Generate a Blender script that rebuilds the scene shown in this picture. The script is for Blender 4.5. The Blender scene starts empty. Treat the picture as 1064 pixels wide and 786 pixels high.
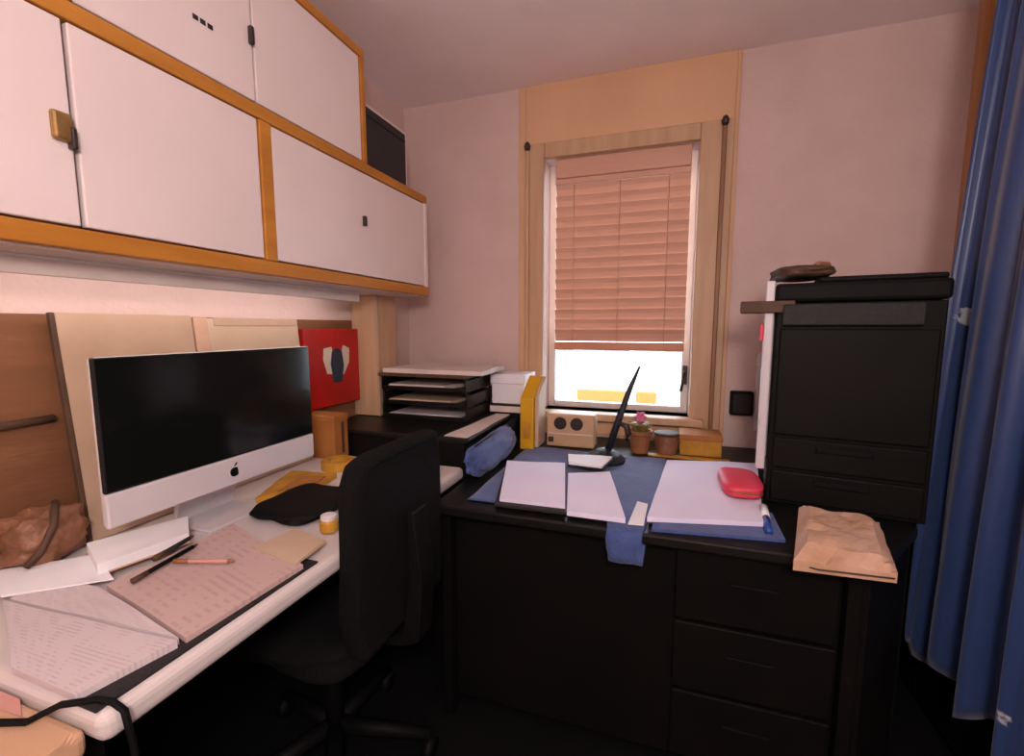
import bpy, bmesh, math, random
from mathutils import Vector, Matrix, noise
random.seed(7)
S = bpy.context.scene
COL = S.collection
R = math.radians

# ---------------------------------------------------------------- camera
cd = bpy.data.cameras.new('camera'); cam = bpy.data.objects.new('camera', cd); COL.objects.link(cam)
cd.sensor_width = 36; cd.lens = 36 * 470 / 1064; cd.clip_start = 0.02
cam.location = (0, 0, 1.25); cam.rotation_euler = (R(90 - 6.4), 0, R(18.6))
S.camera = cam
# ---------------------------------------------------------------- sky, exposure
w = bpy.data.worlds.new('overcast_sky'); S.world = w; w.use_nodes = True
bg = w.node_tree.nodes['Background']; bg.inputs[0].default_value = (0.82, 0.91, 1.0, 1); bg.inputs[1].default_value = 9.0
S.view_settings.view_transform = 'Standard'; S.view_settings.look = 'None'
S.view_settings.exposure = 0.2; S.view_settings.gamma = 1.0; S.view_settings.use_curve_mapping = False
ADDED_PENDANT = 86.0      # emission of the unseen pendant globe added to light the room
ADDED_STRIP = 9.5      # emission of the strip lamp added to brighten the wall under the cabinet

# ---------------------------------------------------------------- materials
def mat(name, col, rough=0.6, col2=None, scale=8.0, bump=0.0, bscale=60.0, metal=0.0, spec=0.5,
        stretch=(1, 1, 1), emit=None, detail=4.0, sheen=0.0, coat=0.0):
    m = bpy.data.materials.new(name); m.use_nodes = True
    nt = m.node_tree; b = nt.nodes['Principled BSDF']
    b.inputs['Roughness'].default_value = rough; b.inputs['Metallic'].default_value = metal
    b.inputs['Specular IOR Level'].default_value = spec
    b.inputs['Sheen Weight'].default_value = sheen; b.inputs['Coat Weight'].default_value = coat
    tc = nt.nodes.new('ShaderNodeTexCoord'); mp = nt.nodes.new('ShaderNodeMapping')
    mp.inputs['Scale'].default_value = stretch
    nt.links.new(tc.outputs['Object'], mp.inputs[0])
    n = nt.nodes.new('ShaderNodeTexNoise'); n.inputs['Scale'].default_value = scale; n.inputs['Detail'].default_value = detail
    nt.links.new(mp.outputs[0], n.inputs['Vector'])
    r = nt.nodes.new('ShaderNodeValToRGB')
    c2 = col2 or tuple(c * 0.86 for c in col)
    r.color_ramp.elements[0].position = 0.3; r.color_ramp.elements[1].position = 0.7
    r.color_ramp.elements[0].color = (*c2, 1); r.color_ramp.elements[1].color = (*col, 1)
    nt.links.new(n.outputs['Fac'], r.inputs[0]); nt.links.new(r.outputs[0], b.inputs['Base Color'])
    if bump:
        n2 = nt.nodes.new('ShaderNodeTexNoise'); n2.inputs['Scale'].default_value = bscale
        nt.links.new(mp.outputs[0], n2.inputs['Vector'])
        bp = nt.nodes.new('ShaderNodeBump'); bp.inputs['Strength'].default_value = bump; bp.inputs['Distance'].default_value = 0.01
        nt.links.new(n2.outputs['Fac'], bp.inputs['Height']); nt.links.new(bp.outputs[0], b.inputs['Normal'])
    if emit:
        b.inputs['Emission Color'].default_value = (*emit[0], 1); b.inputs['Emission Strength'].default_value = emit[1]
    return m

def glass_mat():
    m = bpy.data.materials.new('window_glass'); m.use_nodes = True; nt = m.node_tree
    nt.nodes.remove(nt.nodes['Principled BSDF']); o = nt.nodes['Material Output']
    t = nt.nodes.new('ShaderNodeBsdfTransparent'); t.inputs[0].default_value = (0.95, 0.96, 0.97, 1)
    g = nt.nodes.new('ShaderNodeBsdfGlossy'); g.inputs['Roughness'].default_value = 0.03
    f = nt.nodes.new('ShaderNodeFresnel'); f.inputs[0].default_value = 1.3
    mx = nt.nodes.new('ShaderNodeMixShader')
    nt.links.new(f.outputs[0], mx.inputs[0]); nt.links.new(t.outputs[0], mx.inputs[1]); nt.links.new(g.outputs[0], mx.inputs[2])
    nt.links.new(mx.outputs[0], o.inputs[0]); return m

def print_mat(name, col, ink, lines=34.0, strength=0.22):
    """paper with faint rows of unreadable grey print, laid out in the sheet's own UV"""
    m = bpy.data.materials.new(name); m.use_nodes = True; nt = m.node_tree; b = nt.nodes['Principled BSDF']
    b.inputs['Roughness'].default_value = 0.75
    tc = nt.nodes.new('ShaderNodeTexCoord')
    wv = nt.nodes.new('ShaderNodeTexWave'); wv.bands_direction = 'Y'; wv.inputs['Scale'].default_value = lines / 6.28
    wv.inputs['Distortion'].default_value = 0.15
    nt.links.new(tc.outputs['UV'], wv.inputs['Vector'])
    mp = nt.nodes.new('ShaderNodeMapping'); mp.inputs['Scale'].default_value = (14, 3.2, 1)
    nt.links.new(tc.outputs['UV'], mp.inputs[0])
    n = nt.nodes.new('ShaderNodeTexNoise'); n.inputs['Scale'].default_value = 1.0; n.inputs['Detail'].default_value = 3
    nt.links.new(mp.outputs[0], n.inputs['Vector'])
    r1 = nt.nodes.new('ShaderNodeValToRGB'); r1.color_ramp.elements[0].position = .55; r1.color_ramp.elements[1].position = .75
    r2 = nt.nodes.new('ShaderNodeValToRGB'); r2.color_ramp.elements[0].position = .48; r2.color_ramp.elements[1].position = .56
    nt.links.new(wv.outputs['Fac'], r1.inputs[0]); nt.links.new(n.outputs['Fac'], r2.inputs[0])
    mu = nt.nodes.new('ShaderNodeMath'); mu.operation = 'MULTIPLY'
    nt.links.new(r1.outputs[0], mu.inputs[0]); nt.links.new(r2.outputs[0], mu.inputs[1])
    m2 = nt.nodes.new('ShaderNodeMath'); m2.operation = 'MULTIPLY'; m2.inputs[1].default_value = strength
    nt.links.new(mu.outputs[0], m2.inputs[0])
    mx = nt.nodes.new('ShaderNodeMixRGB'); mx.inputs[1].default_value = (*col, 1); mx.inputs[2].default_value = (*ink, 1)
    nt.links.new(m2.outputs[0], mx.inputs[0]); nt.links.new(mx.outputs[0], b.inputs['Base Color'])
    return m

def curtain_mat():
    m = bpy.data.materials.new('blue_curtain'); m.use_nodes = True; nt = m.node_tree; b = nt.nodes['Principled BSDF']
    b.inputs['Roughness'].default_value = 0.38; b.inputs['Sheen Weight'].default_value = 0.3
    tc = nt.nodes.new('ShaderNodeTexCoord'); mp = nt.nodes.new('ShaderNodeMapping'); mp.inputs['Scale'].default_value = (6, 5, 1)
    nt.links.new(tc.outputs['UV'], mp.inputs[0])
    v = nt.nodes.new('ShaderNodeTexVoronoi'); v.inputs['Scale'].default_value = 1.0; v.inputs['Randomness'].default_value = .9
    nt.links.new(mp.outputs[0], v.inputs['Vector'])
    n = nt.nodes.new('ShaderNodeTexNoise'); n.inputs['Scale'].default_value = 55.0
    nt.links.new(tc.outputs['UV'], n.inputs['Vector'])
    ad = nt.nodes.new('ShaderNodeMath'); ad.operation = 'MULTIPLY_ADD'; ad.inputs[1].default_value = .22
    nt.links.new(n.outputs['Fac'], ad.inputs[0]); nt.links.new(v.outputs['Distance'], ad.inputs[2])
    r = nt.nodes.new('ShaderNodeValToRGB'); r.color_ramp.elements[0].position = .22; r.color_ramp.elements[1].position = .26
    r.color_ramp.elements[0].color = (.50, .52, .56, 1); r.color_ramp.elements[1].color = (.022, .052, .165, 1)
    nt.links.new(ad.outputs[0], r.inputs[0]); nt.links.new(r.outputs[0], b.inputs['Base Color'])
    return m

M = dict(
    wall=mat('wall_paint', (.70, .545, .515), .9, (.65, .49, .455), 5, .15, 90),
    ceil=mat('ceiling_paint', (.92, .80, .81), .95, (.88, .75, .76), 4, .1, 90),
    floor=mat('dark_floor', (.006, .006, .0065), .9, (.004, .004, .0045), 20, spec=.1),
    tanpanel=mat('tan_panel', (.74, .47, .285), .6, (.66, .40, .235), 3, .1, 30, stretch=(1, 1, .3)),
    casing=mat('tan_casing', (.60, .40, .25), .5, (.50, .31, .18), 6, .1, 40, stretch=(4, 4, .4)),
    dkmould=mat('brown_moulding', (.30, .15, .07), .5, (.22, .10, .05), 6, stretch=(4, 4, .4)),
    dark=mat('dark_metal', (.03, .02, .018), .4),
    sash=mat('white_sash', (.80, .74, .70), .4),
    glass=glass_mat(),
    slat=mat('pink_tan_slat', (.70, .42, .31), .55, (.60, .34, .245), 4, stretch=(.4, 3, 3)),
    rail=mat('red_tan_rail', (.62, .27, .16), .5),
    door=mat('white_laminate', (.80, .70, .70), .45, (.75, .65, .645), 3),
    ocher=mat('ochre_wood', (.55, .235, .035), .4, (.42, .16, .02), 5, .1, 30, stretch=(5, .6, 5)),
    pale=mat('pale_board', (.74, .64, .60), .6),
    brass=mat('old_brass', (.45, .28, .10), .4, (.25, .14, .05), 30, metal=.6),
    board=mat('brown_backboard', (.24, .105, .045), .6, (.17, .07, .03), 5, .1, 25, stretch=(3, .6, 3)),
    tan=mat('tan_board', (.52, .37, .27), .7, (.44, .30, .20), 6),
    cream=mat('cream_board', (.60, .46, .34), .7, (.52, .38, .26), 6),
    white=mat('white_desk', (.66, .60, .60), .4, (.62, .56, .555), 3),
    skin=mat('tan_laminate', (.62, .40, .26), .5, (.55, .33, .20), 4),
    screen=mat('black_glass', (.006, .007, .007), .12, (.005, .006, .006), 2, spec=.35),
    alu=mat('silver_aluminium', (.62, .59, .62), .4, (.58, .55, .58), 6),
    black=mat('black_plastic', (.006, .006, .006), .6, (.004, .004, .005), 12, spec=.12),
    blackg=mat('black_panel', (.006, .0055, .005), .55, (.004, .004, .004), 7, spec=.12),
    blacktop=mat('black_glossy_top', (.008, .0075, .0075), .4, (.006, .006, .006), 8, spec=.25),
    blackfab=mat('black_fabric', (.005, .005, .0055), .9, (.0035, .0035, .004), 70, .3, 300, spec=.15),
    charcoal=mat('charcoal_mat', (.014, .013, .014), .7, (.009, .009, .010), 40, .2, 200),
    navy=mat('navy_box', (.012, .018, .030), .5, (.006, .008, .014), 14),
    red=mat('red_print', (.62, .010, .008), .5, (.30, .008, .006), 3.0),
    printw=mat('print_white', (.75, .66, .55), .6),
    printb=mat('print_blue_black', (.02, .04, .07), .6),
    orangebox=mat('orange_card', (.45, .18, .045), .65, (.34, .13, .03), 9),
    gold=mat('gold_ochre', (.60, .30, .03), .45, (.40, .18, .02), 18),
    leather=mat('brown_leather', (.30, .13, .07), .5, (.16, .07, .035), 16, .5, 60),
    kraft=mat('kraft_paper', (.66, .44, .33), .75, (.48, .28, .17), 9, .3, 30),
    paper=mat('plain_paper', (.78, .72, .74), .75, (.74, .67, .68), 5),
    paperw=mat('bright_white_paper', (.86, .86, .90), .7, (.82, .82, .87), 5),
    paperl=mat('lavender_white_paper', (.80, .77, .95), .7, (.75, .72, .92), 6),
    paperp=mat('pink_paper', (.62, .34, .28), .75, (.55, .27, .24), 8),
    prints=print_mat('printed_sheet', (.62, .54, .57), (.20, .15, .16)),
    printp=print_mat('printed_pinkish_sheet', (.56, .41, .39), (.20, .11, .10), 30, .2),
    yellow=mat('yellow_card', (.72, .40, .005), .5, (.60, .32, .004), 12),
    blue=mat('blue_cloth', (.055, .10, .30), .8, (.04, .075, .23), 30, .3, 200, sheen=.2),
    magenta=mat('magenta_cover', (.75, .06, .13), .5, (.62, .03, .06), 10),
    bluepl=mat('blue_plastic', (.02, .07, .30), .4),
    beige=mat('beige_plastic', (.60, .42, .26), .5, (.52, .34, .19), 12),
    terra=mat('terracotta', (.36, .15, .06), .7, (.25, .10, .04), 20),
    pinkp=mat('pink_petal', (.75, .20, .36), .6),
    green=mat('olive_leaf', (.22, .17, .04), .6),
    brownf=mat('brown_folder', (.10, .050, .028), .7, (.06, .03, .016), 14),
    wood=mat('orange_wood_post', (.40, .18, .05), .45, (.30, .12, .03), 6, stretch=(5, 5, .5)),
    curtain=curtain_mat(),
    ground=mat('pale_concrete', (.70, .70, .70), .9, (.62, .63, .65), .6),
    facade=mat('pale_facade', (.66, .68, .72), .9, (.60, .62, .67), .5),
    facwin=mat('facade_window', (.17, .16, .185), .5),
    awn=mat('yellow_paint', (.20, .085, .0015), .6, (.18, .075, .0015), 1),
    lampw=mat('added_lamp_housing', (.8, .8, .8), .5),
    addlamp=mat('added_pendant_globe', (.9, .9, .9), .5, emit=((1, .86, .80), ADDED_PENDANT)),
    addstrip=mat('added_strip_tube', (.9, .9, .9), .5, emit=((1, .84, .78), ADDED_STRIP)),
)

# ---------------------------------------------------------------- helpers
WM = {}
def tag(o, label, cat, group=None):
    o['label'] = label; o['category'] = cat
    if group: o['group'] = group
    return o
def thing(name, loc, label=None, cat=None, group=None, rz=0, kind=None):
    o = bpy.data.objects.new(name, None); COL.objects.link(o); o.empty_display_size = .05
    o.location = loc; o.rotation_euler = (0, 0, rz)
    WM[o.name] = Matrix.Translation(loc) @ Matrix.Rotation(rz, 4, 'Z')
    if label: tag(o, label, cat, group)
    if kind: o['kind'] = kind
    return o
def link(name, bm, m, parent=None, local=False, smooth=False, origin=None):
    """bm in world coordinates (or the parent's own when local); one mesh object"""
    me = bpy.data.meshes.new(name)
    if parent is not None:
        if not local: bm.transform(WM[parent.name].inverted())
        W = WM[parent.name]
    else:
        xs = [v.co for v in bm.verts]
        c = Vector(origin) if origin else Vector((sum(v.x for v in xs) / len(xs), sum(v.y for v in xs) / len(xs), min(v.z for v in xs)))
        bm.transform(Matrix.Translation(-c)); W = Matrix.Translation(c)
    bmesh.ops.recalc_face_normals(bm, faces=bm.faces)
    bm.to_mesh(me); bm.free()
    if smooth:
        for p in me.polygons: p.use_smooth = True
    me.materials.append(M[m])
    o = bpy.data.objects.new(name, me); COL.objects.link(o)
    if parent is not None: o.parent = parent
    else: o.location = W.translation
    WM[o.name] = W
    return o
def B(bm, x0, x1, y0, y1, z0, z1, bev=0.0, seg=2, rot=None):
    vs = [bm.verts.new((x, y, z)) for x in (x0, x1) for y in (y0, y1) for z in (z0, z1)]
    fs = [(0, 1, 3, 2), (4, 6, 7, 5), (0, 4, 5, 1), (2, 3, 7, 6), (0, 2, 6, 4), (1, 5, 7, 3)]
    ff = [bm.faces.new([vs[i] for i in f]) for f in fs]
    if bev:
        es = {e for f in ff for e in f.edges}
        r = bmesh.ops.bevel(bm, geom=list(es), offset=bev, segments=seg, affect='EDGES', profile=.5)
        vs = list({v for f in r['faces'] for v in f.verts} | {v for v in vs if v.is_valid})
    if rot:
        c = Vector(((x0 + x1) / 2, (y0 + y1) / 2, (z0 + z1) / 2)) if len(rot) < 3 else Vector(rot[2])
        bmesh.ops.rotate(bm, verts=vs, cent=c, matrix=Matrix.Rotation(rot[1], 3, rot[0]))
    return vs
def bx(name, x, y, z, m, parent=None, bev=.003, seg=2, local=False, rot=None):
    bm = bmesh.new(); B(bm, x[0], x[1], y[0], y[1], z[0], z[1], bev, seg, rot)
    return link(name, bm, m, parent, local)
def tube(bm, pts, rad, n=8):
    pts = [Vector(p) for p in pts]; rings = []
    rads = rad if isinstance(rad, (list, tuple)) else [rad] * len(pts)
    for i, p in enumerate(pts):
        d = (pts[min(i + 1, len(pts) - 1)] - pts[max(i - 1, 0)]).normalized()
        u = d.cross(Vector((0, 0, 1)))
        if u.length < 1e-3: u = d.cross(Vector((1, 0, 0)))
        u.normalize(); v = d.cross(u)
        rings.append([bm.verts.new(p + (u * math.cos(a) + v * math.sin(a)) * rads[i]) for a in [2 * math.pi * k / n for k in range(n)]])
    for a, b in zip(rings, rings[1:]):
        for k in range(n): bm.faces.new((a[k], a[(k + 1) % n], b[(k + 1) % n], b[k]))
    bm.faces.new(rings[0]); bm.faces.new(rings[-1][::-1])
def tb(name, pts, rad, m, parent=None, n=8, local=False):
    bm = bmesh.new(); tube(bm, pts, rad, n); return link(name, bm, m, parent, local, smooth=True)
def lathe(name, c, prof, m, parent=None, n=20, local=False):
    bm = bmesh.new(); rings = []
    for r, z in prof:
        rings.append([bm.verts.new((c[0] + r * math.cos(2 * math.pi * k / n), c[1] + r * math.sin(2 * math.pi * k / n), c[2] + z)) for k in range(n)])
    for a, b in zip(rings, rings[1:]):
        for k in range(n): bm.faces.new((a[k], a[(k + 1) % n], b[(k + 1) % n], b[k]))
    bm.faces.new(rings[0][::-1]); bm.faces.new(rings[-1])
    return link(name, bm, m, parent, local)
def prism(bm, poly, lo, hi, axis='Z', bev=0, seg=2):
    """poly extruded from lo to hi along axis; poly coords are the other two axes in order"""
    def P(a, b, t): return {'Z': (a, b, t), 'X': (t, a, b), 'Y': (a, t, b)}[axis]
    A = [bm.verts.new(P(a, b, lo)) for a, b in poly]; Bv = [bm.verts.new(P(a, b, hi)) for a, b in poly]
    n = len(poly); fs = [bm.faces.new(A[::-1]), bm.faces.new(Bv)]
    fs += [bm.faces.new((A[i], A[(i + 1) % n], Bv[(i + 1) % n], Bv[i])) for i in range(n)]
    if bev: bmesh.ops.bevel(bm, geom=list({e for f in fs for e in f.edges}), offset=bev, segments=seg, affect='EDGES', profile=.5)
def pz(name, poly, lo, hi, m, parent=None, axis='Z', bev=0, seg=2, local=False):
    bm = bmesh.new(); prism(bm, poly, lo, hi, axis, bev, seg); return link(name, bm, m, parent, local)
def sheet(name, q, z, thick, m, parent=None, curl=.004, seed=0, n=10, lift=None):
    """a paper (or pile) with corners q (counter-clockwise from the near left), resting at z, with real thickness and a soft curl"""
    bm = bmesh.new(); uv = bm.loops.layers.uv.new('UVMap'); top = []; bot = []; co = {}
    for j in range(n + 1):
        tr = []; br = []
        for i in range(n + 1):
            s, t = i / n, j / n
            x = (q[0][0] * (1 - s) + q[1][0] * s) * (1 - t) + (q[3][0] * (1 - s) + q[2][0] * s) * t
            y = (q[0][1] * (1 - s) + q[1][1] * s) * (1 - t) + (q[3][1] * (1 - s) + q[2][1] * s) * t
            e = curl * max(0, noise.noise((x * 7 + seed, y * 7, seed * 1.7)) + .25)
            if lift: e += lift(s, t)
            a = bm.verts.new((x, y, z + thick + e)); b = bm.verts.new((x, y, z + (e if thick < .003 else 0)))
            co[a] = (s, t); co[b] = (s, t); tr.append(a); br.append(b)
        top.append(tr); bot.append(br)
    for j in range(n):
        for i in range(n):
            bm.faces.new((top[j][i], top[j][i + 1], top[j + 1][i + 1], top[j + 1][i]))
            bm.faces.new((bot[j][i], bot[j + 1][i], bot[j + 1][i + 1], bot[j][i + 1]))
    for i in range(n):
        bm.faces.new((top[0][i], bot[0][i], bot[0][i + 1], top[0][i + 1])); bm.faces.new((top[n][i], top[n][i + 1], bot[n][i + 1], bot[n][i]))
        bm.faces.new((top[i][0], top[i + 1][0], bot[i + 1][0], bot[i][0])); bm.faces.new((top[i][n], bot[i][n], bot[i + 1][n], top[i + 1][n]))
    for f in bm.faces:
        for l in f.loops: l[uv].uv = co[l.vert]
    return link(name, bm, m, parent)
def lump(name, x, y, z, m, amp=.02, freq=12, seed=0, parent=None, p=3.0, sub=4):
    """crumpled soft box (superellipsoid with folds), flat underneath"""
    bm = bmesh.new(); bmesh.ops.create_icosphere(bm, subdivisions=sub, radius=1)
    cx, cy, cz = [(a[0] + a[1]) / 2 for a in (x, y, z)]; hx, hy, hz = [(a[1] - a[0]) / 2 for a in (x, y, z)]
    for v in bm.verts:
        d = v.co.normalized(); k = (abs(d.x) ** p + abs(d.y) ** p + abs(d.z) ** p) ** (-1 / p)
        c = d * k; r = 1 + amp / min(hx, hy, hz) * (abs(noise.noise(d * freq * .2 + Vector((seed, 0, 0)))) * 2 - .5 + .5 * noise.noise(d * freq * .5))
        c = c * min(r, 1.25)
        v.co = (cx + c.x * hx, cy + c.y * hy, max(cz + c.z * hz, z[0]))
    return link(name, bm, m, parent, smooth=True)
def struct(o): o['kind'] = 'structure'; return o

# ================================================================ THE ROOM
XL, XR, YB, YF, ZC = -1.34, 1.25, 2.20, -1.10, 2.385
OX0, OX1, OZ0, OZ1 = -.57, .115, .84, 2.045          # window opening
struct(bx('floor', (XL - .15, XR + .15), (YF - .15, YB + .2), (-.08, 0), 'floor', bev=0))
struct(bx('ceiling', (XL - .15, XR + .15), (YF - .15, YB + .2), (ZC, ZC + .08), 'ceil', bev=0))
struct(bx('wall_left', (XL - .12, XL), (YF - .12, YB + .18), (0, ZC), 'wall', bev=0))
struct(bx('wall_right', (XR, XR + .12), (YF - .12, YB + .18), (0, ZC), 'wall', bev=0))
struct(bx('wall_front', (XL, XR), (YF - .12, YF), (0, ZC), 'wall', bev=0))
bm = bmesh.new()
B(bm, XL, OX0, YB, YB + .18, 0, ZC); B(bm, OX1, XR, YB, YB + .18, 0, ZC)
B(bm, OX0, OX1, YB, YB + .18, 0, OZ0); B(bm, OX0, OX1, YB, YB + .18, OZ1, ZC)
struct(link('wall_back', bm, 'wall'))
struct(bx('trim_1', (XL, XL + .014), (.0, 1.70), (.752, 1.28), 'board', bev=.003))      # brown board along the wall above the desk

win = thing('window_1', (-.23, YB, .80), kind='structure')
bm = bmesh.new()     # tan boarding round the window, up to the ceiling
B(bm, -.70, OX0 - .095, YB - .012, YB, .73, ZC, .003); B(bm, OX1 + .13, .262, YB - .012, YB, .73, ZC, .003)
B(bm, OX0 - .095, OX1 + .13, YB - .012, YB, OZ1 + .07, ZC, .003); B(bm, OX0 - .095, OX1 + .13, YB - .012, YB, .73, OZ0 - .05, .003)
link('surround_panel', bm, 'tanpanel', win)
bx('casing', (OX0 - .095, OX0), (YB - .03, YB), (OZ0 - .05, OZ1 + .07), 'casing', win, .006)
bx('casing', (OX1, OX1 + .13), (YB - .03, YB), (OZ0 - .05, OZ1 + .07), 'casing', win, .006)
bx('casing', (OX0, OX1), (YB - .03, YB), (OZ1, OZ1 + .07), 'casing', win, .006)
for x in (OX0 - .088, OX1 + .082):
    bx('moulding', (x, x + .018), (YB - .048, YB - .030), (OZ0 - .04, OZ1 + .05), 'dkmould' if x > 0 else 'casing', win, .004)
    k = lathe('finial', (x + .009, YB - .045, OZ1 + .035), [(.008, 0), (.014, .008), (.016, .022), (.010, .036), (.003, .042)], 'dark', win, 14)
bx('sill', (OX0 - .05, OX1 + .06), (YB - .07, YB + .10), (OZ0 - .035, OZ0), 'casing', win, .006)
for x in (OX0, OX1 - .035): bx('sash_stile', (x, x + .035), (YB + .09, YB + .13), (OZ0, OZ1), 'sash', win, .004)
bx('sash_rail', (OX0 + .035, OX1 - .035), (YB + .09, YB + .13), (OZ0, OZ0 + .03), 'sash', win, .004)
bx('sash_rail', (OX0 + .035, OX1 - .035), (YB + .09, YB + .13), (OZ1 - .035, OZ1), 'sash', win, .004)
bx('pane', (OX0 + .03, OX1 - .03), (YB + .107, YB + .112), (OZ0 + .025, OZ1 - .03), 'glass', win, 0)
hd = bx('handle_plate', (OX1 - .030, OX1 - .008), (YB + .078, YB + .09), (.98, 1.07), 'dark', win, .003)
tb('handle_lever', [(OX1 - .019, YB + .085, 1.04), (OX1 - .019, YB + .055, 1.04), (OX1 - .030, YB + .050, .985), (OX1 - .036, YB + .05, .95)], .007, 'dark', hd)

# outside, seen blown out under the blind
struct(bx('ground_outside', (-14, 16), (2.6, 30), (-.75, -.70), 'ground', bev=0))
fac = thing('pale_building', (-1, 9, -.7), 'pale building far outside the window, washed out by daylight', 'building')
bx('wall', (-6, 5), (9, 12), (-.7, 3.2), 'facade', fac, .02)
for k in range(9):
    f = bx('window', (-5.6 + k * 1.1, -4.95 + k * 1.1), (8.96, 9.0), (.22, .98), 'sash', fac, .01)
    bx('pane', (-5.52 + k * 1.1, -5.03 + k * 1.1), (8.945, 8.965), (.30, .90), 'facwin', f, .01)
for x0, x1, lab in ((-1.10, -.44, 'longer yellow barrier outside the window, left of the tilted rod'), (-.33, -.07, 'shorter yellow barrier outside the window, right of the tilted rod')):
    b = thing('yellow_barrier', ((x0 + x1) / 2, 6.0, -.7), lab, 'barrier', 'yellow barriers outside')
    bx('board', (x0, x1), (5.97, 6.03), (.27, .43), 'awn', b, .03, 4)
    for x in (x0 + .06, x1 - .10): bx('post', (x, x + .04), (5.98, 6.02), (-.7, .29), 'ground', b, .006)

# roller / venetian blind
bl = thing('window_blind', (-.23, YB + .03, 1.14), 'pink-tan slatted blind lowered over the upper part of the window', 'blind')
BX0, BX1 = OX0 + .048, OX1 - .030
bx('headbox', (BX0, BX1), (YB + .005, YB + .06), (1.955, OZ1), 'slat', bl, .006)
bx('head_strip', (BX0, BX1), (YB + .002, YB + .05), (1.925, 1.952), 'slat', bl, .004)
nsl = 15
z0, z1 = 1.185, 1.920
pit = (z1 - z0) / nsl
sl = None
for k in range(nsl):
    zc = z0 + (k + .5) * pit
    if sl is None:
        bm = bmesh.new()
        prof = [(-.0285, -.013), (-.012, -.0115), (.010, -.003), (.0275, .0105), (.0290, .013), (.010, 0), (-.012, -.0085), (-.0285, -.0105)]
        prism(bm, [(YB + .03 - b, a + zc) for a, b in prof], BX0, BX1, 'X')
        sl = link('slat', bm, 'slat', bl); base = zc
    else:
        c = sl.copy(); COL.objects.link(c); c.parent = bl; c.location = (0, 0, zc - base); c.name = 'slat'
bx('bottom_rail', (BX0, BX1), (YB + .012, YB + .05), (1.138, 1.178), 'rail', bl, .006)
for x in (BX0 + .09, (BX0 + BX1) / 2, BX1 - .09): tb('lift_cord', [(x, YB + .014, 1.17), (x, YB + .014, 1.95)], .0016, 'casing', bl, 5)

# ================================================================ ADDED PENDANT LAMP (unseen behind the camera, brightens the room)
cl = thing('added_pendant_lamp', (.15, -.35, ZC), 'white globe pendant lamp added unseen behind the viewer to light the room', 'lamp')  # added lamp, out of view, to brighten cabinet fronts and ceiling
lathe('ceiling_rose', (.15, -.35, ZC - .03), [(.05, 0), (.055, .03)], 'lampw', cl, 20)
tb('cord', [(.15, -.35, ZC - .03), (.15, -.35, 1.70)], .004, 'lampw', cl, 6)
lathe('cap', (.15, -.35, 1.675), [(.045, 0), (.03, .03), (.008, .04)], 'lampw', cl, 16)
lathe('globe', (.15, -.35, 1.56), [(.012 + .11 * math.sin(math.pi * k / 16), .06 - .06 * math.cos(math.pi * k / 16) * 1.9) for k in range(17)], 'addlamp', cl, 24)

# ================================================================ WALL CABINETS
CX = -1.04
lc = thing('wall_cabinet', (-1.19, .8, 1.395), 'long lower wall cabinet with white doors and ochre wooden edges', 'cabinet', 'wall cabinets')
bx('bottom_board', (XL, CX), (-.35, 1.885), (1.395, 1.433), 'ocher', lc, .003)
bx('underside', (XL + .004, CX - .022), (-.34, 1.88), (1.391, 1.396), 'pale', lc, 0)
bx('top_board', (XL, CX), (-.35, 1.885), (1.802, 1.836), 'ocher', lc, .003)
bx('end_panel', (XL, CX), (1.862, 1.885), (1.433, 1.802), 'door', lc, .002)
bx('back_panel', (XL + .002, XL + .010), (-.35, 1.862), (1.433, 1.802), 'pale', lc, 0)
bx('upright', (XL + .012, CX), (.988, 1.026), (1.434, 1.801), 'ocher', lc, .003)
for i, (y0, y1) in enumerate(((.02, .572), (.580, .984), (1.030, 1.860))):
    d = bx('door', (CX - .022, CX - .004), (y0, y1), (1.438, 1.799), 'door', lc, .003)
    if i == 0:
        h = bx('clasp', (CX - .004, CX + .010), (y1 - .034, y1 - .004), (1.583, 1.633), 'brass', d, .005)
        bx('clasp_latch', (CX - .004, CX + .014), (y1 - .010, y1 - .001), (1.572, 1.61), 'dark', d, .003)
    if i == 2: bx('handle', (CX - .004, CX + .010), (1.417, 1.431), (1.612, 1.648), 'dark', d, .004)
bx('door', (CX - .022, CX - .004), (-.345, .014), (1.438, 1.799), 'door', lc, .003)

uc = thing('wall_cabinet', (-1.19, 1.0, 1.837), 'shorter upper wall cabinet with white doors, ochre frame and mark on door', 'cabinet', 'wall cabinets')
bx('top_board', (XL, CX), (-.35, 1.455), (2.190, 2.218), 'ocher', uc, .003)
bx('end_panel', (XL, CX), (1.432, 1.455), (1.837, 2.190), 'ocher', uc, .003)
bx('upright', (XL + .012, CX), (.545, .590), (1.837, 2.190), 'ocher', uc, .003)
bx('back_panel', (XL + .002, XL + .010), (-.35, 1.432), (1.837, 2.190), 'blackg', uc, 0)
for i, (y0, y1) in enumerate(((.594, .984), (.990, 1.428))):
    d = bx('door', (CX - .022, CX - .004), (y0, y1), (1.841, 2.187), 'door', uc, .003)
    if i == 0:
        bx('handle', (CX - .004, CX + .010), (y1 - .014, y1 - .002), (1.975, 2.02), 'dark', d, .004)
        for k in range(3): bx('mark', (CX - .004, CX - .003), (.824 + k * .018, .837 + k * .018), (1.950, 1.961), 'charcoal', d, 0)
bb = thing('dark_storage_box', (-1.19, 1.61, 1.837), 'dark navy box with pale rim standing on the lower wall cabinet', 'box')
bx('shell', (-1.33, -1.065), (1.468, 1.765), (1.837, 2.065), 'pale', bb, .004)
bx('front_panel', (-1.065, -1.058), (1.478, 1.745), (1.845, 2.050), 'navy', bb, .003)
tb('speckled_trim', [(-1.057, 1.485, 2.02), (-1.057, 1.74, 2.02)], .003, 'charcoal', bb, 6)
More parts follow.
